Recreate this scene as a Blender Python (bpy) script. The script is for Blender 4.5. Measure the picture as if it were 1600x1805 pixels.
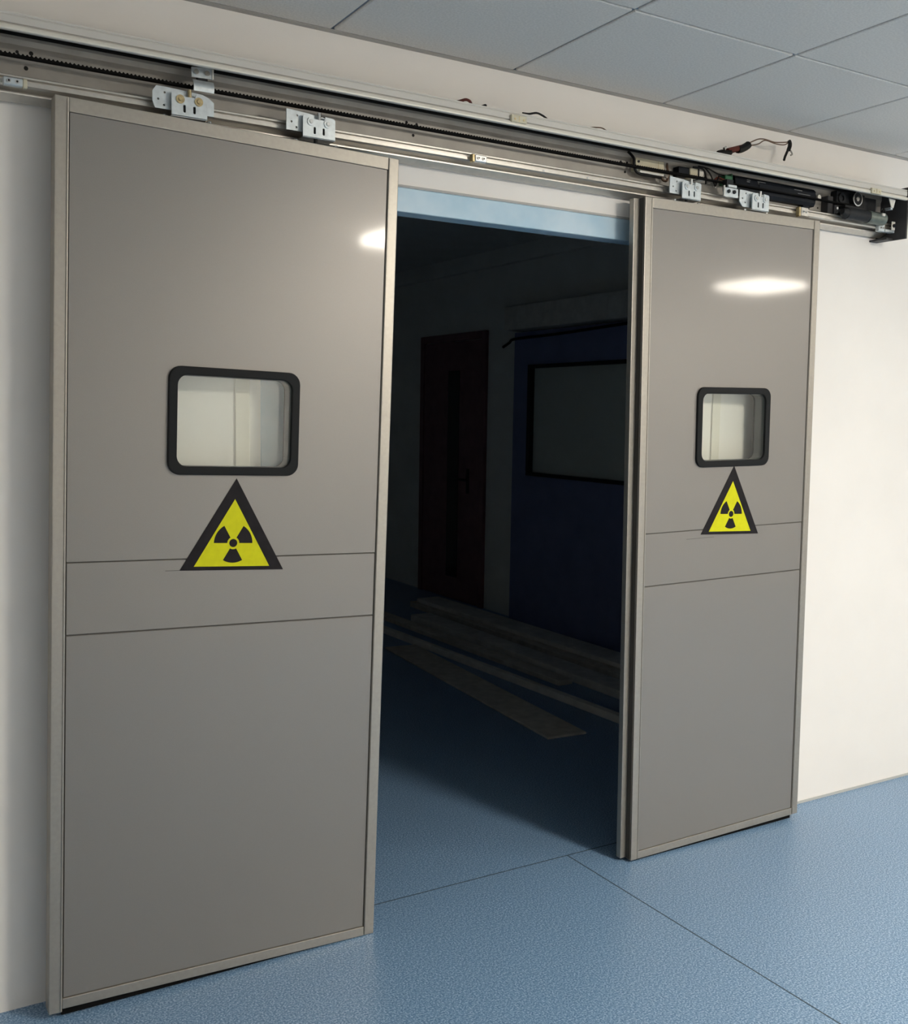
import bpy, bmesh, math, random
from mathutils import Vector, Matrix
random.seed(7)
S = bpy.context.scene
C = S.collection
for o in list(bpy.data.objects):
    bpy.data.objects.remove(o)

# ------------------------------------------------------------------ camera
# world: X runs right along the doors, Y goes away through the wall, Z is up; the door fronts lie at Y = 0
F_PX, YAW, PITCH, ROLL = 1809.08, -0.5403, -0.0948, 0.0161
cam_d = bpy.data.cameras.new('camera')
cam = bpy.data.objects.new('camera', cam_d)
C.objects.link(cam)
cam_d.sensor_fit = 'HORIZONTAL'
cam_d.sensor_width = 36.0
cam_d.lens = F_PX / 1600.0 * 36.0
cam_d.clip_start = 0.05
cam_d.clip_end = 60
cam.location = (-0.2641, -2.6084, 1.5349)
cam.rotation_euler = (Matrix.Rotation(YAW, 3, 'Z') @ Matrix.Rotation(math.pi / 2 + PITCH, 3, 'X')
                      @ Matrix.Rotation(ROLL, 3, 'Z')).to_euler()
S.camera = cam

# ------------------------------------------------------------------ world and exposure
w = bpy.data.worlds.new('world')
S.world = w
w.use_nodes = True
w.node_tree.nodes['Background'].inputs[0].default_value = (0.5, 0.55, 0.6, 1)
w.node_tree.nodes['Background'].inputs[1].default_value = 0.0
S.view_settings.view_transform = 'Standard'
S.view_settings.look = 'None'
S.view_settings.gamma = 1.0
S.view_settings.use_curve_mapping = False
S.view_settings.exposure = 0.0
LAMP = 135.0                      # radiance of the ceiling lamps

# ------------------------------------------------------------------ materials
def mat(name, col, rough=0.5, metal=0.0, spec=0.5, var=0.0, scale=40.0, bump=0.0, bscale=200.0,
        coat=0.0, coat_rough=0.1, col2=None, aniso=0.0):
    m = bpy.data.materials.new(name)
    m.use_nodes = True
    nt = m.node_tree
    b = nt.nodes['Principled BSDF']
    b.inputs['Base Color'].default_value = (*col, 1)
    b.inputs['Roughness'].default_value = rough
    b.inputs['Metallic'].default_value = metal
    b.inputs['Specular IOR Level'].default_value = spec
    b.inputs['Coat Weight'].default_value = coat
    b.inputs['Coat Roughness'].default_value = coat_rough
    b.inputs['Anisotropic'].default_value = aniso
    tc = nt.nodes.new('ShaderNodeTexCoord')
    if var > 0:
        n = nt.nodes.new('ShaderNodeTexNoise')
        n.inputs['Scale'].default_value = scale
        n.inputs['Detail'].default_value = 4
        r = nt.nodes.new('ShaderNodeValToRGB')
        c2 = col2 if col2 else tuple(min(1, c * (1 + var)) for c in col)
        r.color_ramp.elements[0].position = 0.32
        r.color_ramp.elements[1].position = 0.68
        r.color_ramp.elements[0].color = (*[c * (1 - var) for c in col], 1)
        r.color_ramp.elements[1].color = (*c2, 1)
        nt.links.new(tc.outputs['Object'], n.inputs['Vector'])
        nt.links.new(n.outputs['Fac'], r.inputs['Fac'])
        nt.links.new(r.outputs['Color'], b.inputs['Base Color'])
    if bump > 0:
        n2 = nt.nodes.new('ShaderNodeTexNoise')
        n2.inputs['Scale'].default_value = bscale
        n2.inputs['Detail'].default_value = 3
        bp = nt.nodes.new('ShaderNodeBump')
        bp.inputs['Strength'].default_value = bump
        bp.inputs['Distance'].default_value = 0.001
        nt.links.new(tc.outputs['Object'], n2.inputs['Vector'])
        nt.links.new(n2.outputs['Fac'], bp.inputs['Height'])
        nt.links.new(bp.outputs['Normal'], b.inputs['Normal'])
    return m

def emis(name, col, strength):
    m = bpy.data.materials.new(name)
    m.use_nodes = True
    nt = m.node_tree
    nt.nodes.clear()
    e = nt.nodes.new('ShaderNodeEmission')
    e.inputs[0].default_value = (*col, 1)
    e.inputs[1].default_value = strength
    o = nt.nodes.new('ShaderNodeOutputMaterial')
    nt.links.new(e.outputs[0], o.inputs[0])
    return m

def glass(name, tint, refl=0.07, rough=0.02):
    m = bpy.data.materials.new(name)
    m.use_nodes = True
    nt = m.node_tree
    nt.nodes.clear()
    t = nt.nodes.new('ShaderNodeBsdfTransparent')
    t.inputs[0].default_value = (*tint, 1)
    g = nt.nodes.new('ShaderNodeBsdfGlossy')
    g.inputs['Roughness'].default_value = rough
    x = nt.nodes.new('ShaderNodeMixShader')
    x.inputs[0].default_value = refl
    o = nt.nodes.new('ShaderNodeOutputMaterial')
    nt.links.new(t.outputs[0], x.inputs[1])
    nt.links.new(g.outputs[0], x.inputs[2])
    nt.links.new(x.outputs[0], o.inputs[0])
    return m

def vinyl(name):
    m = bpy.data.materials.new(name)
    m.use_nodes = True
    nt = m.node_tree
    b = nt.nodes['Principled BSDF']
    b.inputs['Roughness'].default_value = 0.36
    b.inputs['Specular IOR Level'].default_value = 0.6
    tc = nt.nodes.new('ShaderNodeTexCoord')
    n = nt.nodes.new('ShaderNodeTexNoise')
    n.inputs['Scale'].default_value = 200
    n.inputs['Detail'].default_value = 2
    r = nt.nodes.new('ShaderNodeValToRGB')
    e = r.color_ramp.elements
    e[0].position = 0.36
    e[0].color = (0.080, 0.180, 0.335, 1)
    e[1].position = 0.66
    e[1].color = (0.41, 0.545, 0.70, 1)
    k = r.color_ramp.elements.new(0.5)
    k.color = (0.165, 0.300, 0.480, 1)
    n3 = nt.nodes.new('ShaderNodeTexNoise')
    n3.inputs['Scale'].default_value = 2.2
    n3.inputs['Detail'].default_value = 4
    mr = nt.nodes.new('ShaderNodeMapRange')
    mr.inputs['To Min'].default_value = 0.30
    mr.inputs['To Max'].default_value = 0.38
    nt.links.new(tc.outputs['Object'], n.inputs['Vector'])
    nt.links.new(tc.outputs['Object'], n3.inputs['Vector'])
    nt.links.new(n.outputs['Fac'], r.inputs['Fac'])
    nt.links.new(n3.outputs['Fac'], mr.inputs['Value'])
    nt.links.new(mr.outputs['Result'], b.inputs['Roughness'])
    nt.links.new(r.outputs['Color'], b.inputs['Base Color'])
    return m

M = dict(
    wall=mat('wall_paint', (0.88, 0.852, 0.815), 0.75, spec=0.25, var=0.02, scale=3, bump=0.15, bscale=260),
    inner_wall=mat('inner_wall_paint', (0.80, 0.81, 0.79), 0.8, spec=0.2, var=0.03, scale=4),
    tile=mat('mineral_tile', (0.80, 0.775, 0.735), 0.9, spec=0.1, var=0.07, scale=160, bump=0.4, bscale=180),
    tbar=mat('ceiling_bar', (0.20, 0.26, 0.34), 0.6),
    plenum=mat('ceiling_slab', (0.10, 0.12, 0.15), 0.9),
    angle=mat('edge_angle', (0.45, 0.44, 0.42), 0.6),
    vinyl=vinyl('blue_speckled_vinyl'),
    seam=mat('vinyl_seam', (0.075, 0.115, 0.155), 0.7),
    panel=mat('door_panel', (0.250, 0.234, 0.218), 0.41, metal=0.3, spec=0.5, var=0.05, scale=700, coat=0.3, coat_rough=0.07),
    alu=mat('champagne_aluminium', (0.385, 0.360, 0.318), 0.42, metal=0.6, var=0.04, scale=90),
    core=mat('door_core', (0.10, 0.095, 0.085), 0.6),
    gasket=mat('black_gasket', (0.014, 0.015, 0.016), 0.55, spec=0.12, bump=0.1, bscale=300),
    lining=mat('window_lining', (0.09, 0.10, 0.10), 0.5),
    glass=glass('lead_glass', (0.978, 0.985, 0.975), 0.045),
    black=mat('sign_black', (0.016, 0.014, 0.016), 0.55, spec=0.12, var=0.2, scale=30),
    yellow=mat('sign_yellow', (0.66, 0.655, 0.010), 0.55, spec=0.15, var=0.04, scale=60),
    lip=mat('lip_bead', (0.74, 0.71, 0.63), 0.42, metal=0.15),
    band=mat('lip_paint', (0.62, 0.60, 0.56), 0.6, metal=0.1),
    edge_shade=mat('brown_edge_shade', (0.075, 0.068, 0.060), 0.7, spec=0.2),  # dark colour standing in for shade on the right door's end face
    rail=mat('rail_aluminium', (0.60, 0.575, 0.53), 0.33, metal=0.75, var=0.05, scale=60),
    plate=mat('track_plate', (0.36, 0.345, 0.318), 0.5, metal=0.35, var=0.10, scale=14),
    zinc=mat('zinc_plate', (0.60, 0.65, 0.67), 0.38, metal=0.55, var=0.10, scale=60),
    brass=mat('brass_washer', (0.50, 0.40, 0.22), 0.35, metal=0.8, var=0.2, scale=120),
    steel=mat('bright_steel', (0.70, 0.70, 0.68), 0.25, metal=0.9),
    rubber=mat('black_rubber_and_shade', (0.006, 0.006, 0.006), 0.8, spec=0.1),  # belt rubber, also the painted shade under the doors
    hole=mat('dark_hole', (0.01, 0.01, 0.01), 0.9),
    ivory=mat('ivory_plastic', (0.60, 0.56, 0.42), 0.45, var=0.05, scale=40),
    white=mat('white_plastic', (0.72, 0.70, 0.64), 0.45),
    ctrl=mat('controller_case', (0.013, 0.016, 0.022), 0.5, spec=0.15, var=0.15, scale=50),
    print=mat('grey_print', (0.20, 0.21, 0.22), 0.6),
    motor=mat('motor_case', (0.15, 0.175, 0.155), 0.35, metal=0.5, var=0.15, scale=60),
    dark=mat('dark_casting', (0.022, 0.024, 0.027), 0.5, spec=0.2, var=0.2, scale=80),
    cap=mat('end_cap', (0.050, 0.050, 0.053), 0.55, spec=0.2, var=0.1, scale=60),
    green=mat('green_terminal', (0.03, 0.15, 0.07), 0.45),
    wire_k=mat('black_wire', (0.010, 0.010, 0.010), 0.55, spec=0.2),
    wire_r=mat('red_wire', (0.11, 0.028, 0.020), 0.55, spec=0.2),
    wire_b=mat('brown_wire', (0.13, 0.075, 0.045), 0.5),
    wire_g=mat('grey_wire', (0.33, 0.31, 0.28), 0.5),
    blue=mat('blue_steel_frame', (0.36, 0.58, 0.74), 0.42, var=0.05, scale=6, col2=(0.54, 0.69, 0.80)),
    cream=mat('cream_trim', (0.74, 0.71, 0.62), 0.5),
    greytrim=mat('grey_filler', (0.50, 0.51, 0.49), 0.6),
    maroon=mat('maroon_door', (0.22, 0.105, 0.115), 0.5, var=0.12, scale=12),
    darkglass=mat('dark_glazing', (0.02, 0.022, 0.025), 0.15),
    bluepanel=mat('blue_wall_panel', (0.20, 0.24, 0.43), 0.6, var=0.05, scale=8),
    pale=mat('pale_glazing', (0.62, 0.66, 0.62), 0.35),
    wood=mat('raw_board', (0.62, 0.57, 0.50), 0.7, var=0.12, scale=18),
    wood2=mat('grey_board', (0.70, 0.68, 0.64), 0.65, var=0.10, scale=15),
    lamp=emis('lamp_diffuser', (1.0, 0.918, 0.795), LAMP),
    lamp_dim=emis('dimmer_lamp_diffuser', (1.0, 0.918, 0.795), LAMP * 0.52),
    lampframe=mat('lamp_frame', (0.75, 0.75, 0.74), 0.4),
)

# ------------------------------------------------------------------ mesh helpers
def nb():
    return bmesh.new()

def box(bm, x0, x1, y0, y1, z0, z1, bev=0.0, seg=1):
    t = bmesh.new()
    bmesh.ops.create_cube(t, size=1)
    for v in t.verts:
        v.co = Vector(((x0 + x1) / 2 + v.co.x * (x1 - x0), (y0 + y1) / 2 + v.co.y * (y1 - y0), (z0 + z1) / 2 + v.co.z * (z1 - z0)))
    if bev > 0:
        bmesh.ops.bevel(t, geom=list(t.edges), offset=bev, segments=seg, affect='EDGES', profile=0.6)
    merge(bm, t)
    return bm

def merge(bm, t, mx=None):
    if mx is not None:
        bmesh.ops.transform(t, matrix=mx, verts=t.verts)
    me = bpy.data.meshes.new('tmp')
    t.to_mesh(me)
    bm.from_mesh(me)
    bpy.data.meshes.remove(me)
    t.free()

def cyl(bm, p0, p1, r0, r1=None, n=20, cap=True):
    r1 = r0 if r1 is None else r1
    p0, p1 = Vector(p0), Vector(p1)
    d = p1 - p0
    t = bmesh.new()
    bmesh.ops.create_cone(t, cap_ends=cap, segments=n, radius1=r0, radius2=r1, depth=d.length)
    q = Vector((0, 0, 1)).rotation_difference(d.normalized()).to_matrix().to_4x4()
    merge(bm, t, Matrix.Translation((p0 + p1) / 2) @ q)
    return bm

def ring(bm, c, axis, r_out, r_in, half, n=28):
    # flat annulus of thickness 2*half around axis
    t = bmesh.new()
    vs = []
    for i in range(n):
        a = 2 * math.pi * i / n
        row = []
        for r, h in ((r_out, -half), (r_out, half), (r_in, half), (r_in, -half)):
            row.append(t.verts.new((r * math.cos(a), r * math.sin(a), h)))
        vs.append(row)
    for i in range(n):
        a, b = vs[i], vs[(i + 1) % n]
        for k in range(4):
            t.faces.new((a[k], b[k], b[(k + 1) % 4], a[(k + 1) % 4]))
    q = Vector((0, 0, 1)).rotation_difference(Vector(axis).normalized()).to_matrix().to_4x4()
    merge(bm, t, Matrix.Translation(Vector(c)) @ q)
    return bm

def rrect(x0, x1, z0, z1, r, n=6):
    pts = []
    for cx, cz, a0 in ((x1 - r, z1 - r, 0), (x0 + r, z1 - r, 90), (x0 + r, z0 + r, 180), (x1 - r, z0 + r, 270)):
        for i in range(n + 1):
            a = math.radians(a0 + 90 * i / n)
            pts.append((cx + r * math.cos(a), cz + r * math.sin(a)))
    return pts

def plate(bm, outer, holes, y0, y1, bev=0.0):
    # flat plate in the XZ plane with holes, from y0 (front) to y1 (back)
    t = bmesh.new()
    edges = []
    for loop in [outer] + list(holes):
        vs = [t.verts.new((p[0], y0, p[1])) for p in loop]
        for i in range(len(vs)):
            edges.append(t.edges.new((vs[i], vs[(i + 1) % len(vs)])))
    bmesh.ops.triangle_fill(t, use_beauty=True, use_dissolve=False, edges=edges)
    ex = bmesh.ops.extrude_face_region(t, geom=list(t.faces))
    for v in [g for g in ex['geom'] if isinstance(g, bmesh.types.BMVert)]:
        v.co.y = y1
    bmesh.ops.recalc_face_normals(t, faces=list(t.faces))
    if bev > 0:
        ed = [e for e in t.edges if len(e.link_faces) == 2 and e.calc_face_angle(0) > 0.9
              and abs(e.verts[0].co.y - y0) < 1e-6 and abs(e.verts[1].co.y - y0) < 1e-6]
        bmesh.ops.bevel(t, geom=ed, offset=bev, segments=2, affect='EDGES', profile=0.6)
    merge(bm, t)
    return bm

def profile(bm, pts, x0, x1):
    # closed outline of (y, z) points drawn along X
    t = bmesh.new()
    a = [t.verts.new((x0, p[0], p[1])) for p in pts]
    b = [t.verts.new((x1, p[0], p[1])) for p in pts]
    n = len(pts)
    for i in range(n):
        t.faces.new((a[i], a[(i + 1) % n], b[(i + 1) % n], b[i]))
    t.faces.new(list(reversed(a)))
    t.faces.new(b)
    bmesh.ops.recalc_face_normals(t, faces=list(t.faces))
    merge(bm, t)
    return bm

def smooth_path(pts, k=6):
    pts = [Vector(p) for p in pts]
    if len(pts) < 3:
        return pts
    out = []
    for i in range(len(pts) - 1):
        p0 = pts[max(i - 1, 0)]
        p1, p2 = pts[i], pts[i + 1]
        p3 = pts[min(i + 2, len(pts) - 1)]
        for s in range(k):
            t = s / k
            out.append(0.5 * ((2 * p1) + (p2 - p0) * t + (2 * p0 - 5 * p1 + 4 * p2 - p3) * t * t + (3 * p1 - p0 - 3 * p2 + p3) * t ** 3))
    out.append(pts[-1])
    return out

def tube(bm, pts, r, n=8):
    path = smooth_path(pts)
    t = bmesh.new()
    rows = []
    up = Vector((0.13, 0.7, 0.7)).normalized()
    for i, p in enumerate(path):
        d = (path[min(i + 1, len(path) - 1)] - path[max(i - 1, 0)]).normalized()
        s = d.cross(up)
        if s.length < 1e-4:
            s = d.cross(Vector((1, 0, 0)))
        s.normalize()
        u = s.cross(d).normalized()
        rr = r[min(i * len(r) // len(path), len(r) - 1)] if isinstance(r, (list, tuple)) else r
        rows.append([t.verts.new(p + s * rr * math.cos(2 * math.pi * j / n) + u * rr * math.sin(2 * math.pi * j / n)) for j in range(n)])
    for a, b in zip(rows, rows[1:]):
        for j in range(n):
            t.faces.new((a[j], a[(j + 1) % n], b[(j + 1) % n], b[j]))
    t.faces.new(list(reversed(rows[0])))
    t.faces.new(rows[-1])
    merge(bm, t)
    return bm

def obj(name, bm, m, parent=None, smooth=False):
    me = bpy.data.meshes.new(name)
    bmesh.ops.recalc_face_normals(bm, faces=list(bm.faces))
    bm.to_mesh(me)
    bm.free()
    me.materials.append(M[m])
    if smooth:
        for p in me.polygons:
            p.use_smooth = True
        if hasattr(me, 'set_sharp_from_angle'):
            me.set_sharp_from_angle(angle=math.radians(35))
    o = bpy.data.objects.new(name, me)
    C.objects.link(o)
    if parent:
        o.parent = parent
    return o

def B(x0, x1, y0, y1, z0, z1, bev=0.0, seg=1):
    return box(nb(), x0, x1, y0, y1, z0, z1, bev, seg)

def thing(name, label, cat, loc=(0, 0, 0), rot=(0, 0, 0), group=None):
    o = bpy.data.objects.new(name, None)
    o.empty_display_size = 0.1
    C.objects.link(o)
    o.location = loc
    o.rotation_euler = rot
    return tag(o, label, cat, group)

def tag(o, label, cat, group=None):
    o['label'] = label
    o['category'] = cat
    if group:
        o['group'] = group
    return o

def struct(name, bm, m, label=None, parent=None):
    o = obj(name, bm, m, parent)
    if parent is None:
        o['kind'] = 'structure'
    if label:
        o['label'] = label
    return o

def dup(src, parent, loc, name=None):
    c = src.copy()
    C.objects.link(c)
    c.parent = parent
    c.location = loc
    return c

# ------------------------------------------------------------------ the setting
YW, YB = 0.099, 0.165            # corridor face and room face of the door wall
ZC = 2.577                       # corridor ceiling
OX0, OX1, OZ = 0.735, 2.385, 2.190   # rough opening (the blue frame sits inside it)
XA, XB, YBACK = -1.6, 8.4, -3.95

fl = struct('floor', B(XA, XB, YBACK, 6.2, -0.06, -0.003), 'seam', 'blue speckled vinyl floor with thin dark welded seams')
g = 0.0027
for x0, x1, y0, y1 in ((XA, -0.12 - g, YBACK, 0.157 - g), (-0.12 + g, 1.881 - g, YBACK, 0.157 - g), (1.881 + g, 3.88 - g, YBACK, 0.157 - g),
                       (3.88 + g, XB, YBACK, 0.157 - g), (-2.2, 1.2 - g, 0.157 + g, 6.2), (1.2 + g, 4.1, 0.157 + g, 6.2)):
    if y1 > 1 and x0 < 0:
        x0b, x1b = -2.2, 4.1
        obj('vinyl_sheet', B(x0b, x1b, y0, y1, -0.003, 0.0), 'vinyl', fl)
    elif y1 < 1:
        obj('vinyl_sheet', B(x0, x1, y0, y1, -0.003, 0.0), 'vinyl', fl)

for x0, x1, y0, y1 in ((XA, XB, 0.157 - 0.0022, 0.157 + 0.0022), (-0.12 - 0.0022, -0.12 + 0.0022, YBACK, 0.1544), (1.881 - 0.0018, 1.881 + 0.0018, YBACK, 0.1544), (3.88 - 0.0022, 3.88 + 0.0022, YBACK, 0.1544)):
    obj('seam_weld', B(x0, x1, y0, y1, -0.003, 0.0004), 'seam', fl)
# door wall with the opening
bm = nb()
plate(bm, [(XA, 0), (OX0, 0), (OX0, OZ), (OX1, OZ), (OX1, 0), (XB, 0), (XB, 2.9), (XA, 2.9)], [], YW, YB)
wf = struct('wall_front', bm, 'wall', 'off-white painted wall around the doorway')
struct('wall_back', B(XA, XB, YBACK - 0.1, YBACK, 0, 2.9), 'wall', 'off-white painted wall opposite the doors')
struct('wall_left', B(XA - 0.1, XA, YBACK, YW, 0, 2.9), 'wall', 'off-white end wall of the corridor on the left')
struct('wall_right', B(XB, XB + 0.1, YBACK, YW, 0, 2.9), 'wall', 'off-white end wall of the corridor on the right')
struct('baseboard_front', B(2.9, XB, YW - 0.003, YW, 0, 0.010), 'greytrim', 'thin grey sealing strip along the wall foot')

# cream corner trims, grey filler and blue steel frame round the opening
struct('trim_1', B(0.660, 0.702, YW - 0.006, YW, 0, 2.2, 0.002), 'cream', 'cream corner trim on the left edge of the opening')
struct('trim_2', B(2.432, 2.472, YW - 0.006, YW, 0, 2.2, 0.002), 'cream', 'cream corner trim on the right edge of the opening')
struct('trim_3', B(0.702, OX1 + 0.047, YW - 0.004, YW, OZ + 0.001, OZ + 0.006), 'angle', 'thin tan line over the blue lintel')
fr = nb()
box(fr, OX0, OX1, YW, YB, 2.120, OZ - 0.0005, 0.002)
struct('trim_4', fr, 'blue', 'light blue steel lintel over the doorway')
struct('trim_5', B(OX0, OX0 + 0.07, YW, YB, 0, 2.120, 0.002), 'blue', 'light blue steel jamb behind the left door')
struct('trim_6', B(OX1 - 0.07, OX1, YW, YB, 0, 2.120, 0.002), 'blue', 'light blue steel jamb behind the right door')

# suspended ceiling: tiles and bars
ce = struct('ceiling', B(XA, XB, YBACK, YW, ZC + 0.03, ZC + 0.09), 'plenum', 'suspended ceiling of square white mineral tiles')
GX, GY = 0.9331, YW - 0.5765
gap = 0.0045
tile_me = {}
ix0, ix1 = -8, 14
rows = [(GY, YW - 0.020)] + [(GY - 0.6 * (k + 1), GY - 0.6 * k) for k in range(9)]
for j, (y0, y1) in enumerate(rows):
    y0 = max(y0, YBACK)
    for i in range(ix0, ix1):
        x0 = GX + 0.6 * i
        x1 = x0 + 0.6
        if x0 < XA or x1 > XB:
            continue
        key = round(y1 - y0, 4)
        if key not in tile_me:
            o = obj('ceiling_tile', B(-0.3 + gap, 0.3 - gap, -(y1 - y0) / 2 + gap, (y1 - y0) / 2 - gap, 0, 0.022, 0.0025), 'tile', ce)
            tile_me[key] = o
            o.location = ((x0 + x1) / 2, (y0 + y1) / 2, ZC)
        else:
            dup(tile_me[key], ce, ((x0 + x1) / 2, (y0 + y1) / 2, ZC))
for i in range(ix0, ix1 + 1):
    x = GX + 0.6 * i
    if XA < x < XB:
        obj('ceiling_bar', B(x - 0.011, x + 0.011, YBACK, YW, ZC + 0.006, ZC + 0.03), 'tbar', ce)
for k in range(0, 9):
    y = GY - 0.6 * k
    if y > YBACK:
        obj('ceiling_bar', B(XA, XB, y - 0.011, y + 0.011, ZC + 0.008, ZC + 0.031), 'tbar', ce)
bm = nb()
profile(bm, [(YW, ZC - 0.001), (YW - 0.022, ZC - 0.001), (YW - 0.022, ZC + 0.002), (YW, ZC + 0.002)], XA, XB)
struct('trim_7', bm, 'angle', 'grey edge angle between ceiling tiles and wall')

# the dark room behind the doors
RX = 4.1
struct('wall_side', B(RX, RX + 0.1, YB, 6.2, 0, 2.9), 'inner_wall', 'pale side wall of the dark room')
struct('wall_far', B(-2.3, RX + 0.1, 6.2, 6.3, 0, 2.9), 'inner_wall', 'pale far wall of the dark room')
struct('wall_inner', B(-2.3, -2.2, YB, 6.2, 0, 2.9), 'inner_wall', 'pale wall of the dark room behind the left door')
struct('ceiling_inner', B(-2.3, RX + 0.1, YB, 6.3, 2.78, 2.88), 'inner_wall', 'plain ceiling of the dark room')
struct('trim_8', B(RX - 0.06, RX, YB, 6.2, 2.66, 2.78, 0.004), 'inner_wall', 'pale cornice at the ceiling of the dark room')

# ------------------------------------------------------------------ ceiling lamps behind the camera
def ceiling_lamp(x, y, label, m):
    t = thing('ceiling_lamp', label, 'lamp', (x, y, ZC), group='square ceiling lamps')
    s = 0.255
    fr = nb()
    for a in ((-s, s, -s, -s + 0.022), (-s, s, s - 0.022, s), (-s, -s + 0.022, -s + 0.022, s - 0.022), (s - 0.022, s, -s + 0.022, s - 0.022)):
        box(fr, a[0], a[1], a[2], a[3], -0.022, -0.001, 0.002)
    obj('lamp_frame', fr, 'lampframe', t)
    obj('diffuser', B(-s + 0.022, s - 0.022, -s + 0.022, s - 0.022, -0.070, -0.012, 0.012, 2), m, t)
    return t
ceiling_lamp(2.62, -2.68, 'square white panel lamp on the ceiling nearer the camera', 'lamp')
ceiling_lamp(5.74, -2.96, 'square white panel lamp on the ceiling farther along the corridor', 'lamp_dim')

# ------------------------------------------------------------------ sliding doors
def sliding_door(label, X0, Z0, W, ang, uw, right):
    H, T, ST = 2.2409, 0.048, 0.032
    WW, ZW0, ZW1, G0, G1 = 0.3535, 1.3543, 1.6309, 0.9556, 1.1365
    t = thing('sliding_door', label, 'door', (X0 + W / 2, 0, Z0), (0, ang, 0), 'sliding radiation doors')
    L, R = -W / 2, W / 2
    TR, BR = 0.034, 0.027
    gx0 = L + uw
    hole_in = rrect(gx0 + 0.023, gx0 + WW - 0.023, ZW0 + 0.022, ZW1 - 0.022, 0.026)
    hole_panel = rrect(gx0 + 0.006, gx0 + WW - 0.006, ZW0 + 0.006, ZW1 - 0.006, 0.026)
    # core leaf
    bm = nb()
    plate(bm, [(L + 0.006, 0.012), (R - 0.006, 0.012), (R - 0.006, H - 0.006), (L + 0.006, H - 0.006)], [hole_panel], 0.0075, T - 0.004)
    obj('door_core', bm, 'core', t)
    # panels
    pi0, pi1 = L + ST + 0.0025, R - ST - 0.0025
    obj('door_panel', B(pi0, pi1, 0.003, 0.0073, BR + 0.001, G0 - 0.0015, 0.0012), 'panel', t)
    obj('door_panel', B(pi0, pi1, 0.003, 0.0073, G0 + 0.0015, G1 - 0.0015, 0.0012), 'panel', t)
    bm = nb()
    plate(bm, [(pi0, G1 + 0.0015), (pi1, G1 + 0.0015), (pi1, H - TR - 0.001), (pi0, H - TR - 0.001)], [hole_panel], 0.003, 0.0073)
    obj('door_panel', bm, 'panel', t)
    # frame profiles
    for a, b, s in ((L, L + ST, -1), (R - ST, R, 1)):
        bm = nb()
        low = -0.008 if (not right and s < 0) else 0.0
        box(bm, a, b, 0.0, T, low, H, 0.0022, 2)
        st = obj('stile', bm, 'alu', t)
        bx = b - 0.005 if s < 0 else a + 0.001
        obj('bead', B(bx, bx + 0.004, -0.0022, 0.002, low + 0.004, H - 0.004, 0.0012, 2), 'alu', st)
    obj('top_rail', B(L + ST, R - ST, 0.0, T, H - TR, H, 0.002, 2), 'alu', t)
    obj('bottom_rail', B(L + ST, R - ST, 0.0, T, 0.0, BR, 0.002, 2), 'alu', t)
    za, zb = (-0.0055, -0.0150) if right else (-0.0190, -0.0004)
    obj('bottom_shade_strip', plate(nb(), [(L + ST, za), (R - ST, zb), (R - ST, 0.001), (L + ST, 0.001)], [], 0.008, 0.040), 'rubber', t)  # added black strip, paints the shade in the gap under the bottom rail
    if right:
        obj('meeting_lip', B(L - 0.026, L, 0.026, T, 0.004, H - 0.004, 0.002, 2), 'alu', t)
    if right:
        obj('edge_shade_strip', B(L - 0.0035, L - 0.0002, 0.0035, 0.0258, 0.003, H - 0.003, 0.001), 'edge_shade', t)  # added strip, the end face's shade put into its dark colour
    # short film edge beside the sign
    fx = gx0 + (0.0 if not right else -0.03)
    obj('film_edge', B(fx, fx + 0.13, 0.0022, 0.0031, G1 - 0.030, G1 - 0.0288), 'core', t)
    # window
    bm = nb()
    plate(bm, rrect(gx0, gx0 + WW, ZW0, ZW1, 0.032), [hole_in], -0.006, 0.003, 0.003)
    wfm = obj('window_frame', bm, 'gasket', t)
    wfm['label'] = 'black rounded rubber frame of the door window'
    bm = nb()
    plate(bm, rrect(gx0 + 0.007, gx0 + WW - 0.007, ZW0 + 0.007, ZW1 - 0.007, 0.028), [hole_in], 0.003, T - 0.001)
    obj('lining', bm, 'lining', wfm)
    bm = nb()
    plate(bm, rrect(gx0, gx0 + WW, ZW0, ZW1, 0.032), [hole_in], T - 0.001, T + 0.006)
    obj('rear_frame', bm, 'gasket', wfm)
    for y in (0.004, T - 0.006):
        bm = nb()
        plate(bm, rrect(gx0 + 0.0225, gx0 + WW - 0.0225, ZW0 + 0.0215, ZW1 - 0.0215, 0.0255), [], y, y + 0.003)
        obj('pane', bm, 'glass', wfm)
    return t
sliding_door('grey sliding door with wide champagne frame, larger and nearer, on the left', 0.1385, 0.0123, 0.9072, 0.026, 0.2753, False)
sliding_door('grey sliding door right of the dark doorway, beside the motor unit', 2.0364, 0.0134, 0.8355, -0.0142, 0.2510, True)

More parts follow.
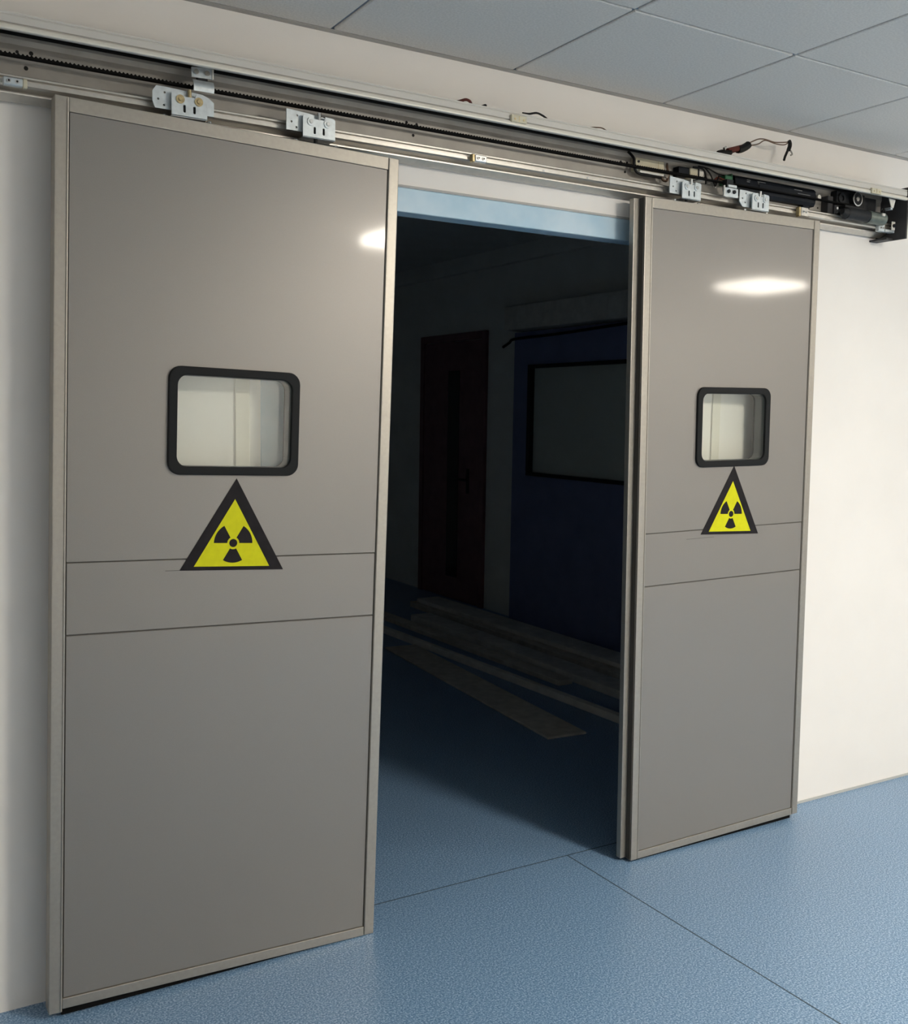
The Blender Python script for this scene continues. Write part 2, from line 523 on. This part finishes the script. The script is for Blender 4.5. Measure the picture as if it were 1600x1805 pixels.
# ------------------------------------------------------------------ radiation signs
def sign(label, x, z, ang):
    t = thing('radiation_sign', label, 'warning sign', (x, 0.003, z), (0, ang, 0), 'radiation warning signs')
    s, h = 0.283, 0.243
    obj('sign_plate', plate(nb(), [(-s / 2, 0), (s / 2, 0), (0, h)], [], -0.0015, 0.0), 'black', t)
    yb, ys = 0.010, 0.206
    yh = ys * 0.866
    tx = -0.002
    obj('yellow_field', plate(nb(), [(tx - ys / 2, yb), (tx + ys / 2, yb), (tx, yb + yh)], [], -0.0022, -0.0015), 'yellow', t)
    cx, cz = tx, 0.072
    tf = obj('trefoil_hub', cyl(nb(), (cx, -0.0028, cz), (cx, -0.0022, cz), 0.0108, n=28), 'black', t)
    for a0 in (0, 120, 240):
        pts = []
        for k in range(9):
            a = math.radians(a0 + 60 * k / 8)
            pts.append((cx + 0.0525 * math.cos(a), cz + 0.0525 * math.sin(a)))
        for k in range(9):
            a = math.radians(a0 + 60 - 60 * k / 8)
            pts.append((cx + 0.0165 * math.cos(a), cz + 0.0165 * math.sin(a)))
        obj('trefoil_blade', plate(nb(), pts, [], -0.0028, -0.0022), 'black', t)
    return t
sign('yellow and black triangular radiation sign on the nearer left door', 0.6205, 1.1150, 0.050)
sign('yellow and black triangular radiation sign on the farther right door', 2.4490, 1.1265, 0.030)

# ------------------------------------------------------------------ overhead track
TX0, TX1 = -0.9, 3.282
tr = thing('door_track', 'long open aluminium header track fixed to the wall above both doors', 'track', (0, YW, 2.25))
tr.location = (0, 0, 0)
obj('back_plate', profile(nb(), [(0.0985, 2.256), (0.083, 2.256), (0.083, 2.385), (0.079, 2.397), (0.079, 2.4180), (0.0985, 2.4180)], TX0, TX1), 'plate', tr)
obj('top_plate', B(TX0, TX1, -0.026, 0.0785, 2.4150, 2.4180), 'plate', tr)
obj('front_lip', profile(nb(), [(-0.026, 2.379), (-0.0345, 2.379), (-0.0365, 2.3805), (-0.037, 2.383), (-0.0365, 2.389), (-0.0345, 2.3905), (-0.026, 2.3905)], TX0, TX1), 'lip', tr)
obj('lip_band', profile(nb(), [(-0.026, 2.3910), (-0.029, 2.3910), (-0.029, 2.394), (-0.0335, 2.3955), (-0.0335, 2.4105), (-0.0315, 2.412), (-0.0315, 2.4135), (-0.033, 2.4145), (-0.033, 2.4180), (-0.026, 2.4180)], TX0, TX1), 'band', tr)
obj('rail', profile(nb(), [(0.083, 2.302), (0.036, 2.302), (0.031, 2.2995), (0.031, 2.2955), (0.038, 2.293), (0.038, 2.2905), (0.031, 2.288), (0.031, 2.2795), (0.037, 2.276), (0.083, 2.276)], TX0, TX1), 'rail', tr)
obj('lower_ledge', profile(nb(), [(0.083, 2.2755), (0.074, 2.2755), (0.074, 2.268), (0.0535, 2.268), (0.0525, 2.2668), (0.0530, 2.2638), (0.0560, 2.2630), (0.0800, 2.252), (0.083, 2.252)], TX0, TX1), 'rail', tr)
ec = obj('end_cap', plate(nb(), [(-0.036, 2.236), (0.0985, 2.236), (0.0985, 2.428), (-0.036, 2.428)], [], 0, 0.008), 'cap', tr)
ec.rotation_euler = (0, 0, math.pi / 2)
ec.location = (TX1 + 0.0085, 0, 0)
ec['label'] = 'dark grey end cap of the track'
obj('end_foot', B(3.245, TX1, 0.020, 0.0985, 2.236, 2.243), 'cap', tr)
for x, z, r in ((0.160, 2.371, 0.0050), (0.129, 2.369, 0.0038), (0.148, 2.335, 0.0050), (1.170, 2.369, 0.0042), (1.203, 2.368, 0.0042),
                (1.192, 2.336, 0.0042), (1.965, 2.367, 0.0042), (1.992, 2.367, 0.0042), (1.984, 2.337, 0.0042), (2.92, 2.328, 0.0035)):
    obj('screw_hole', cyl(nb(), (x, 0.0822, z), (x, 0.0832, z), r, n=14), 'hole', tr)
for x in (1.62, 1.79):
    obj('rail_screw', cyl(nb(), (x, 0.029, 2.283), (x, 0.032, 2.283), 0.003, n=10), 'steel', tr)

# toothed belt with both runs
bm = nb()
BX0, BX1, BZ, BT = -0.8, 3.077, 2.3445, 2.394
box(bm, BX0, BX1, 0.032, 0.048, BZ - 0.001, BZ + 0.0034)
box(bm, BX0, BX1, 0.032, 0.048, BT, BT + 0.0028)
x = -0.05
while x < 2.3:
    t = bmesh.new()
    vs = [t.verts.new(v) for v in ((x, 0.032, BZ + 0.0032), (x + 0.0074, 0.032, BZ + 0.0032), (x + 0.0046, 0.032, BZ + 0.0066), (x + 0.0028, 0.032, BZ + 0.0066),
                                   (x, 0.048, BZ + 0.0032), (x + 0.0074, 0.048, BZ + 0.0032), (x + 0.0046, 0.048, BZ + 0.0066), (x + 0.0028, 0.048, BZ + 0.0066))]
    for f in ((0, 1, 2, 3), (7, 6, 5, 4), (1, 5, 6, 2), (0, 3, 7, 4), (3, 2, 6, 7)):
        t.faces.new([vs[k] for k in f])
    me = bpy.data.meshes.new('tmp')
    t.to_mesh(me)
    bm.from_mesh(me)
    bpy.data.meshes.remove(me)
    t.free()
    x += 0.0095
# wrap round the drive pulley
zc = (BZ + BT + 0.0028) / 2
ro = (BT + 0.0028 - BZ) / 2
pts_o = [(BX1 + ro * math.sin(math.pi * k / 12), zc + ro * math.cos(math.pi * k / 12)) for k in range(13)]
pts_i = [(BX1 + (ro - 0.0028) * math.sin(math.pi * k / 12), zc + (ro - 0.0028) * math.cos(math.pi * k / 12)) for k in range(12, -1, -1)]
plate(bm, pts_o + pts_i, [], 0.032, 0.048)
tag(obj('drive_belt', bm, 'rubber'), 'black toothed drive belt stretched along the track', 'belt')

# roller carriages hanging the doors from the rail
def carriage(label, fx0, fx1, bx0, bx1, zdoor, rust, shape):
    t = thing('roller_carriage', label, 'roller carriage', ((fx0 + fx1) / 2, 0, zdoor), group='roller carriages')
    cx = (fx0 + fx1) / 2
    z0, z1 = 2.2575 - zdoor, 2.316 - zdoor
    a, b = fx0 - cx, fx1 - cx
    wv = b - a
    c1, c2 = a + 0.24 * wv, a + 0.76 * wv
    s1, s2 = a + 0.36 * wv, a + 0.64 * wv
    # notched front plate with two upright slots
    outer = [(a, z0), (b, z0), (b, z1 - 0.006), (b - 0.004, z1 - 0.002), (c2 - 0.006, z1), (s2 + 0.002, z1 - 0.010), (s1 - 0.002, z1 - 0.010), (c1 + 0.006, z1), (a + 0.004, z1 - 0.002), (a, z1 - 0.006)]
    holes = [rrect(s - 0.0032, s + 0.0032, z0 + 0.010, z0 + 0.0285, 0.003, 4) for s in (s1, s2)]
    obj('front_plate', plate(nb(), outer, holes, -0.010, -0.006), 'zinc', t)
    obj('slot_backing', B(a + 0.012, b - 0.012, -0.0055, 0.0, z0 + 0.004, z0 + 0.034), 'hole', t)
    # back plate
    p, q = bx0 - cx, bx1 - cx
    y0b, y1b = z0 + 0.015, z1 + 0.010
    if shape == 'rounded':
        o2 = [(p + 0.006, y0b), (q, y0b), (q, y1b - 0.020), (q - 0.014, y1b - 0.010), (q - 0.03, y1b - 0.004), (p + 0.030, y1b), (p + 0.010, y1b), (p + 0.004, y1b - 0.008), (p, y1b - 0.014), (p, y0b + 0.016)]
    elif shape == 'chamfer':
        o2 = [(p + 0.016, y0b - 0.006), (q, y0b - 0.006), (q, y1b - 0.010), (p + 0.03, y1b - 0.004), (p, y1b - 0.004), (p, y0b + 0.010)]
    else:
        o2 = [(p, y0b), (q, y0b), (q, y1b - 0.012), (p + 0.06, y1b - 0.004), (p, y1b)]
    hl = [[(hx + 0.0028 * math.cos(k * math.pi / 5), hz + 0.0028 * math.sin(k * math.pi / 5)) for k in range(10)] for hx, hz in ((p + 0.014, y0b + 0.022), (p + 0.028, y0b + 0.009), (p + 0.030, y1b - 0.014))]
    obj('back_plate', plate(nb(), o2, hl, 0.004, 0.008), 'zinc', t)
    for c in (c1, c2):
        wz = z1 - 0.018
        wa = obj('washer', ring(nb(), (c, -0.0115, wz), (0, 1, 0), 0.0105, 0.0052, 0.0014), 'brass' if rust else 'zinc', t, True)
        obj('bolt', cyl(nb(), (c, -0.015, wz), (c, -0.010, wz), 0.0052, n=6), 'brass' if rust else 'steel', t)
    obj('top_bolt', cyl(nb(), (0.002, -0.004, z1 - 0.012), (0.002, -0.004, z1 + 0.009), 0.0050, n=12), 'brass' if rust else 'steel', t, True)
    obj('spacer', B(a + 0.01, b - 0.01, -0.006, 0.004, z1 - 0.026, z1 - 0.012), 'zinc', t)
    # wheel riding on the rail behind the plates
    for c in (c1, c2):
        obj('wheel', cyl(nb(), (c, 0.0085, z1 - 0.0085), (c, 0.024, z1 - 0.0085), 0.0135, n=20), 'dark', t, True)
    # foot on the door
    obj('foot', B(a, b, -0.010, 0.030, z0 - 0.0005, z0 + 0.003, 0.001), 'steel', t)
    obj('stud', cyl(nb(), (0, 0.015, 0.0), (0, 0.015, z0), 0.005, n=12), 'dark', t)
    for sx in (-1, 1):
        obj('stud_nut', cyl(nb(), (sx * (wv / 2 + 0.012), 0.012, 0.0), (sx * (wv / 2 + 0.012), 0.012, 0.005), 0.006, n=6), 'steel', t)
    return t
def dtop(X0, Z0, W, ang, x):
    return Z0 + 2.2409 * math.cos(ang) - math.tan(ang) * (x - X0 - W / 2 - 2.2409 * math.sin(ang))
lt = lambda x: dtop(0.1385, 0.0123, 0.9072, 0.026, x)
rt = lambda x: dtop(2.0364, 0.0134, 0.8355, -0.0142, x)
carriage('zinc roller carriage with rusty brass bolts over the left door, leftmost', 0.467, 0.556, 0.424, 0.578, lt(0.5115), True, 'rounded')
carriage('clean zinc roller carriage over the left door beside the doorway', 0.813, 0.905, 0.772, 0.910, lt(0.859), False, 'square')
carriage('zinc roller carriage over the right door under the ivory transformer', 2.153, 2.236, 2.110, 2.240, rt(2.1945), False, 'square')
carriage('zinc roller carriage with cut-corner plate below the black controller', 2.478, 2.560, 2.430, 2.562, rt(2.519), False, 'chamfer')

# belt clamps
t = thing('belt_clamp', 'zinc belt clamp with two screws above the rusty carriage', 'belt clamp', (0.551, 0, 2.33), group='belt clamps')
obj('clamp_bar', plate(nb(), [(-0.027, 0.034), (0.028, 0.036), (0.028, 0.060), (0.022, 0.062), (-0.027, 0.058)], [], 0.012, 0.016), 'zinc', t)
obj('clamp_edge', B(0.025, 0.029, 0.010, 0.0118, 0.036, 0.060), 'white', t)
for dx in (-0.016, 0.012):
    obj('screw', cyl(nb(), (dx, 0.008, 0.047), (dx, 0.0118, 0.047), 0.0065, 0.0055, n=14), 'steel', t, True)
bm = nb()
profile(bm, [(0.016, 0.030), (0.009, 0.027), (0.004, 0.018), (0.003, 0.008), (0.006, 0.000), (0.009, 0.001), (0.007, 0.009), (0.008, 0.017), (0.012, 0.024), (0.018, 0.027)], -0.024, 0.028)
obj('curved_strap', bm, 'zinc', t, True)
obj('arm', B(-0.01, 0.015, 0.0165, 0.0318, 0.012, 0.052), 'dark', t)
t = thing('belt_clamp', 'zinc belt clamp with two dark bolts left of the cut-corner carriage', 'belt clamp', (2.386, 0, 2.29), group='belt clamps')
obj('clamp_bar', plate(nb(), rrect(-0.034, 0.032, 0.000, 0.030, 0.003, 3), [], 0.000, 0.004), 'zinc', t)
obj('clamp_edge', B(-0.036, -0.032, -0.002, 0.004, 0.000, 0.036), 'white', t)
for dx in (-0.014, 0.012):
    obj('screw', cyl(nb(), (dx, -0.005, 0.018), (dx, -0.0002, 0.018), 0.0065, n=6), 'dark', t)
obj('curved_strap', B(-0.010, 0.032, 0.005, 0.012, 0.033, 0.044, 0.002), 'zinc', t)
obj('arm', B(-0.01, 0.02, 0.0125, 0.0318, 0.024, 0.062), 'dark', t)

# end stops clamped on the rail
def stop(name, label, x0, x1, z0, z1, bumper, mats):
    t = thing(name, label, 'door stop', ((x0 + x1) / 2, 0, z0), group='rail stops')
    hw = (x1 - x0) / 2
    h = z1 - z0
    obj('body', B(-hw, hw, 0.013, 0.0305, 0.0, h, 0.002), mats, t)
    if bumper:
        sx = bumper
        obj('bumper', B(min(sx * hw, sx * (hw + 0.010)), max(sx * hw, sx * (hw + 0.010)), 0.014, 0.030, -0.002, h + 0.001, 0.002), 'ivory' if bumper > 0 else 'brass', t)
    for dx in (-hw * 0.45, hw * 0.4):
        obj('screw', cyl(nb(), (dx, 0.010, h * 0.5), (dx, 0.0128, h * 0.5), 0.0045, n=12), 'steel', t, True)
        obj('screw_socket', cyl(nb(), (dx, 0.0095, h * 0.5), (dx, 0.0102, h * 0.5), 0.0025, n=6), 'hole', t)
    return t
stop('rail_stop', 'zinc rail stop with ivory buffer at the far left of the track', 0.088, 0.130, 2.272, 2.290, 1, 'zinc')
stop('rail_stop', 'small brown and steel rail stop over the middle of the doorway', 1.362, 1.402, 2.273, 2.293, -1, 'steel')
stop('rail_stop', 'pale rail stop with brown buffer above the right door corner', 2.752, 2.790, 2.270, 2.302, -1, 'rail')
stop('rail_stop', 'bright zinc rail stop at the right end by the dark cap', 3.188, 3.222, 2.261, 2.289, 0, 'zinc')
t = thing('tension_bracket', 'bent zinc bracket beside the dark end cap', 'bracket', (3.255, 0, 2.262))
obj('foot', B(-0.032, 0.022, 0.010, 0.030, 0.000, 0.010, 0.001), 'zinc', t)
obj('upright', B(0.002, 0.022, 0.008, 0.012, 0.010, 0.042, 0.001), 'white', t)
obj('screw', cyl(nb(), (0.012, 0.002, 0.026), (0.012, 0.008, 0.026), 0.007, n=12), 'dark', t, True)
obj('hanger', plate(nb(), [(-0.050, 0.120), (-0.012, 0.118), (-0.022, 0.086), (-0.034, 0.089)], [], -0.012, -0.009), 'white', t)
obj('strap', B(-0.034, -0.022, -0.009, 0.030, 0.080, 0.089), 'zinc', t)

# power supply with its looped cable
t = thing('power_supply', 'ivory power supply box with dark cable looped under it', 'power supply', (2.064, 0, 2.338))
obj('case', B(-0.057, 0.067, 0.057, 0.083, 0.001, 0.045, 0.003, 2), 'ivory', t)
obj('case_edge', B(-0.045, 0.060, 0.049, 0.0568, -0.004, 0.004, 0.001), 'white', t)
obj('screw', cyl(nb(), (-0.046, 0.054, 0.032), (-0.046, 0.057, 0.032), 0.004, n=12), 'dark', t, True)
obj('seam', B(0.040, 0.0412, 0.0562, 0.0570, 0.003, 0.043), 'brass', t)
obj('cable', tube(nb(), [(-0.078, 0.072, 0.062), (-0.068, 0.056, 0.040), (-0.066, 0.054, 0.014), (-0.050, 0.053, -0.006), (0.0, 0.053, -0.008), (0.052, 0.053, -0.009)], 0.0045), 'wire_k', t, True)
obj('cable_end', tube(nb(), [(0.050, 0.053, -0.006), (0.062, 0.053, -0.016), (0.076, 0.053, -0.014), (0.084, 0.054, 0.004), (0.080, 0.058, 0.032), (0.094, 0.074, 0.046)], 0.0042), 'wire_b', t, True)
obj('core_wire', tube(nb(), [(0.070, 0.053, 0.016), (0.070, 0.0535, 0.0), (0.076, 0.0535, -0.004), (0.079, 0.054, 0.008)], 0.004), 'wire_g', t, True)

# transformer block
t = thing('transformer', 'small transformer, half black half ivory, right of the power supply', 'transformer', (2.245, 0, 2.348))
obj('coil', B(-0.052, -0.004, 0.054, 0.083, 0.000, 0.031, 0.003, 2), 'ctrl', t)
obj('bobbin', B(-0.002, 0.034, 0.052, 0.083, -0.002, 0.032, 0.002), 'ivory', t)
obj('band', B(0.0345, 0.040, 0.051, 0.083, -0.003, 0.033, 0.001), 'dark', t)
obj('connector', B(0.0405, 0.062, 0.053, 0.083, -0.004, 0.028, 0.002), 'white', t)
obj('lead', tube(nb(), [(0.014, 0.056, 0.036), (0.048, 0.053, 0.036), (0.066, 0.053, 0.026), (0.072, 0.053, 0.000), (0.079, 0.060, -0.010)], 0.0035), 'wire_k', t, True)

# wiring loom between the transformer and the controller
def cable(name, label, paths):
    if len(paths) == 1:
        return tag(obj(name, tube(nb(), paths[0][0], paths[0][1]), paths[0][2], None, True), label, 'cable')
    t = thing(name, label, 'cable', paths[0][0][0])
    o = Vector(paths[0][0][0])
    for k, (pts, r, m) in enumerate(paths):
        obj('wire', tube(nb(), [Vector(p) - o for p in pts], r), m, t, True)
    return t
cable('wire_loom', 'tangle of dark and red wires between transformer and controller', [
    ([(2.320, 0.064, 2.392), (2.340, 0.056, 2.370), (2.354, 0.054, 2.345), (2.364, 0.054, 2.335), (2.372, 0.056, 2.350), (2.384, 0.059, 2.372)], 0.0026, 'wire_k'),
    ([(2.335, 0.070, 2.388), (2.352, 0.064, 2.368), (2.362, 0.062, 2.340), (2.368, 0.060, 2.330), (2.376, 0.060, 2.342), (2.378, 0.064, 2.372)], 0.0024, 'wire_g'),
    ([(2.362, 0.066, 2.352), (2.380, 0.060, 2.366), (2.402, 0.058, 2.362), (2.426, 0.064, 2.368)], 0.0030, 'wire_r'),
    ([(2.366, 0.066, 2.345), (2.386, 0.058, 2.356), (2.406, 0.056, 2.350), (2.426, 0.062, 2.356)], 0.0026, 'wire_b'),
    ([(2.300, 0.074, 2.396), (2.340, 0.068, 2.392), (2.380, 0.064, 2.380), (2.424, 0.062, 2.376)], 0.0024, 'wire_k')])
tag(obj('terminal_block', box(B(2.408, 2.438, 0.052, 0.082, 2.344, 2.378, 0.002), 2.438, 2.446, 0.054, 0.082, 2.356, 2.386, 0.002), 'green'), 'small dark green terminal block at the left end of the controller', 'terminal block')

# controller
t = thing('door_controller', 'long black door controller box with faint grey print', 'controller', (2.664, 0, 2.321))
obj('case', profile(nb(), [(0.083, 0.064), (0.064, 0.064), (0.056, 0.056), (0.0525, 0.034), (0.055, 0.014), (0.062, 0.002), (0.083, 0.002)], -0.207, 0.209), 'ctrl', t)
obj('lid', profile(nb(), [(0.0532, 0.052), (0.0508, 0.048), (0.0502, 0.034), (0.0530, 0.022)], -0.09, 0.200), 'ctrl', t)
obj('end_notch', B(0.150, 0.186, 0.060, 0.083, -0.008, 0.0018, 0.001), 'ctrl', t)
for x0, x1, z in ((-0.150, -0.134, 0.052), (-0.150, -0.136, 0.046), (0.088, 0.130, 0.0475), (0.108, 0.174, 0.036), (-0.098, -0.057, 0.0525), (-0.096, -0.052, 0.0485), (-0.092, -0.062, 0.0440), (0.148, 0.168, 0.0235)):
    yy = 0.0525 if x1 < -0.05 else 0.0493
    obj('printed_line', B(x0, x1, yy, yy + 0.004, z, z + 0.0022), 'print', t)
obj('knob', cyl(nb(), (0.217, 0.044, 0.036), (0.217, 0.056, 0.036), 0.0085, n=16), 'white', t, True)
obj('knob_stem', B(0.209, 0.225, 0.056, 0.083, 0.030, 0.042), 'dark', t)

# motor with gearbox and pulley
t = thing('drive_motor', 'dark cylindrical drive motor with gearbox at the right end of the track', 'motor', (3.077, 0, 2.304))
obj('motor_body', cyl(cyl(nb(), (0.025, 0.005, 0.0), (0.118, 0.005, 0.0), 0.0235, n=28), (0.118, 0.005, 0.0), (0.124, 0.005, 0.0), 0.0235, 0.018, n=28), 'motor', t, True)
obj('motor_nose', cyl(cyl(nb(), (-0.095, 0.005, 0.0), (0.024, 0.005, 0.0), 0.0215, n=28), (-0.114, 0.005, 0.004), (-0.095, 0.005, 0.0), 0.011, 0.0215, n=28), 'dark', t, True)
obj('brush_cap', B(0.084, 0.100, -0.021, -0.014, 0.006, 0.016, 0.001), 'white', t)
obj('gearbox', box(B(-0.090, 0.070, 0.052, 0.083, 0.004, 0.092, 0.004, 2), 0.070, 0.140, 0.054, 0.083, 0.010, 0.086, 0.004, 2), 'dark', t)
obj('motor_bracket', B(-0.080, 0.020, 0.020, 0.052, 0.0255, 0.0355, 0.002), 'dark', t)
pz = 2.3707 - 2.304
pu = obj('pulley', cyl(nb(), (0, 0.0325, pz), (0, 0.0515, pz), 0.0222, n=32), 'dark', t, True)
obj('pulley_rim', ring(nb(), (0, 0.0300, pz), (0, 1, 0), 0.0268, 0.0222, 0.0018), 'steel', pu, True)
obj('pulley_hub', cyl(nb(), (0, 0.0280, pz), (0, 0.0326, pz), 0.0085, n=16), 'steel', pu, True)
obj('flywheel', ring(nb(), (-0.066, 0.0490, pz - 0.002), (0, 1, 0), 0.019, 0.010, 0.003), 'dark', t, True)
obj('mount', box(B(-0.140, -0.112, 0.050, 0.083, -0.001, 0.066, 0.002), -0.114, -0.092, 0.040, 0.083, -0.001, 0.034, 0.002), 'cap', t)
obj('mount_screw', cyl(nb(), (-0.103, 0.036, 0.022), (-0.103, 0.040, 0.022), 0.005, n=12), 'steel', t, True)
obj('mount_screw', cyl(nb(), (-0.103, 0.036, 0.008), (-0.103, 0.040, 0.008), 0.004, n=12), 'steel', t, True)
obj('motor_lead', tube(nb(), [(0.115, 0.010, 0.018), (0.130, 0.012, 0.040), (0.148, 0.020, 0.036), (0.158, 0.024, 0.010)], 0.004), 'wire_k', t, True)

# ivory clips gripping the front lip
def clip(label, x, z):
    t = thing('cover_clip', label, 'clip', (x, 0, z), group='ivory cover clips')
    obj('body', B(-0.027, 0.027, -0.043, -0.0335, 0.000, 0.020, 0.002, 2), 'ivory', t)
    obj('seam', B(-0.001, 0.001, -0.0436, -0.0428, 0.002, 0.018), 'brass', t)
    for dx in (-0.015, 0.016):
        obj('dimple', cyl(nb(), (dx, -0.0437, 0.009), (dx, -0.0428, 0.009), 0.003, n=10), 'brass', t)
clip('small ivory clip on the track lip above the middle of the doorway', 1.476, 2.3870)
clip('small ivory clip on the track lip near its right end', 3.090, 2.3790)

# cables lying on top of the track
cable('red_cable_end', 'short red cable end peeping over the track lip left of the ivory clip', [([(1.270, 0.01, 2.4220), (1.286, -0.016, 2.4225), (1.302, -0.026, 2.4275), (1.316, -0.026, 2.4245), (1.330, -0.010, 2.4220)], 0.0042, 'wire_r')])
cable('black_wire_stub', 'tiny black wire stub on the track lip just left of the ivory clip', [([(1.362, -0.015, 2.4210), (1.369, -0.026, 2.4230), (1.376, -0.015, 2.4210)], 0.0032, 'wire_k')])
cable('dark_cable_hump', 'short dark cable humped over the track right of the ivory clip', [([(1.498, -0.026, 2.4213), (1.522, -0.027, 2.4230), (1.548, -0.027, 2.4295), (1.570, -0.027, 2.4255), (1.590, -0.020, 2.4213)], 0.0030, 'wire_k')])
cable('thin_brown_cable', 'thin brown cable lying on the track left of the power supply', [([(1.746, -0.015, 2.4201), (1.770, -0.026, 2.4220), (1.797, -0.026, 2.4240), (1.828, -0.015, 2.4201)], 0.0020, 'wire_b')])
# loose connector lead sticking up against the wall
t = thing('loose_connector', 'loose red and black cable connector standing up above the track', 'connector', (2.340, 0.03, 2.4285))
o = Vector((2.375, 0.06, 2.430))
v = lambda *p: [Vector(q) - o for q in p]
obj('sleeve', tube(nb(), v((2.372, 0.05, 2.433), (2.392, 0.05, 2.440), (2.412, 0.05, 2.440), (2.428, 0.05, 2.446)), 0.0105), 'wire_k', t, True)
obj('red_sheath', tube(nb(), v((2.418, 0.052, 2.449), (2.440, 0.052, 2.456), (2.462, 0.054, 2.463), (2.484, 0.055, 2.470)), 0.0098), 'wire_r', t, True)
obj('plug', tube(nb(), v((2.468, 0.055, 2.462), (2.484, 0.056, 2.466), (2.506, 0.057, 2.476), (2.522, 0.058, 2.486)), 0.0130), 'wire_k', t, True)
obj('ferrule', cyl(nb(), Vector((2.388, 0.040, 2.450)) - o, Vector((2.398, 0.040, 2.456)) - o, 0.005, n=10), 'steel', t, True)
obj('lead', tube(nb(), v((2.520, 0.058, 2.490), (2.545, 0.06, 2.502), (2.575, 0.06, 2.514), (2.606, 0.06, 2.517), (2.650, 0.06, 2.514), (2.690, 0.06, 2.519), (2.726, 0.062, 2.526)), 0.0022), 'wire_b', t, True)
obj('lead', tube(nb(), v((2.524, 0.058, 2.484), (2.550, 0.06, 2.490), (2.575, 0.06, 2.498), (2.604, 0.058, 2.513), (2.655, 0.058, 2.509), (2.700, 0.06, 2.512), (2.726, 0.062, 2.524)), 0.0020), 'wire_b', t, True)
obj('small_plug', tube(nb(), v((2.722, 0.058, 2.528), (2.728, 0.058, 2.522), (2.728, 0.058, 2.510), (2.722, 0.058, 2.496)), 0.0072), 'wire_k', t, True)
obj('pigtail', tube(nb(), v((2.722, 0.058, 2.500), (2.714, 0.058, 2.486), (2.706, 0.058, 2.470), (2.700, 0.056, 2.458)), 0.0045), 'wire_k', t, True)
obj('pigtail', tube(nb(), v((2.722, 0.058, 2.503), (2.736, 0.058, 2.494), (2.740, 0.056, 2.484), (2.733, 0.056, 2.480)), 0.0028), 'wire_g', t, True)

# ------------------------------------------------------------------ the dark room's contents
t = thing('room_door', 'maroon inner door with a narrow dark glass strip in the dark room', 'door', (RX, 4.70, 0))
fr = nb()
box(fr, -0.03, -0.001, -0.52, -0.46, 0, 2.19, 0.003)
box(fr, -0.03, -0.001, 0.46, 0.52, 0, 2.19, 0.003)
box(fr, -0.03, -0.001, -0.46, 0.46, 2.13, 2.19, 0.003)
obj('door_frame', fr, 'maroon', t)
obj('door_leaf', B(-0.022, -0.001, -0.455, 0.455, 0.006, 2.125, 0.002), 'maroon', t)
gl = obj('glass_strip', B(-0.026, -0.0225, -0.13, 0.05, 0.19, 1.89, 0.001), 'darkglass', t)
obj('handle', box(B(-0.030, -0.0225, -0.30, -0.26, 0.90, 1.10, 0.003), -0.055, -0.030, -0.29, -0.18, 1.0, 1.018, 0.004), 'dark', t)

t = thing('blue_panel', 'dark blue wall panel with shutter box in the dark room', 'wall panel', (RX, 2.7, 0))
op = [(-0.45, 0.0)]
bm = nb()
for y0, y1, z0, z1 in ((-1.5, 1.05, 0, 1.10), (-1.5, 1.05, 1.90, 2.14), (0.85, 1.05, 1.10, 1.90), (-1.5, -0.55, 1.10, 1.90)):
    box(bm, -0.05, -0.001, y0, y1, z0, z1)
obj('panel', bm, 'bluepanel', t)
obj('shutter_box', B(-0.16, -0.001, -1.5, 1.03, 2.15, 2.32, 0.004), 'wood2', t)
t = thing('room_window', 'pale framed viewing window set in the blue panel', 'window', (RX, 2.85, 1.10))
fr = nb()
for y0, y1, z0, z1 in ((-0.70, 0.70, 0.0, 0.025), (-0.70, 0.70, 0.775, 0.80), (-0.70, -0.675, 0.025, 0.775), (0.665, 0.70, 0.025, 0.775)):
    box(fr, -0.070, -0.001, y0, y1, z0, z1, 0.003)
obj('window_frame', fr, 'dark', t)
obj('pane', B(-0.030, -0.020, -0.675, 0.665, 0.025, 0.775), 'pale', t)
tag(obj('hanging_wire', tube(nb(), [(4.02, 3.86, 2.04), (4.035, 3.80, 2.07), (4.04, 3.74, 2.095), (4.04, 3.4, 2.10), (4.04, 3.1, 2.105), (4.04, 2.5, 2.125), (4.04, 2.2, 2.128)], 0.010), 'wire_k', None, True), 'black wire strung along the top of the blue panel', 'cable')

def board(label, x, y, ang, w_, l_, h_, z, m):
    o = obj('wooden_board', B(-w_ / 2, w_ / 2, -l_ / 2, l_ / 2, 0, h_, 0.003), m)
    o.location = (x, y, z)
    o.rotation_euler = (0, 0, ang)
    return tag(o, label, 'board', 'boards lying on the dark room floor')
board('wide flat board nearest the doorway on the dark floor', 2.78, 2.25, -0.085, 0.22, 2.05, 0.012, 0.0, 'wood')
board('thin square batten beside the flat board on the dark floor', 3.03, 2.45, 0.035, 0.045, 2.9, 0.04, 0.0, 'wood2')
board('long pale plank lying on edge of the pile in the dark room', 3.42, 2.75, 0.0, 0.16, 2.5, 0.05, 0.0, 'wood2')
board('narrow plank between the pale plank and the pile', 3.24, 3.3, 0.02, 0.10, 2.6, 0.03, 0.0, 'wood')
board('lower plank of the pile against the blue panel', 3.74, 3.0, -0.01, 0.30, 3.0, 0.045, 0.0, 'wood')
board('upper plank of the pile against the blue panel', 3.76, 3.05, 0.015, 0.20, 2.8, 0.03, 0.045, 'wood2')
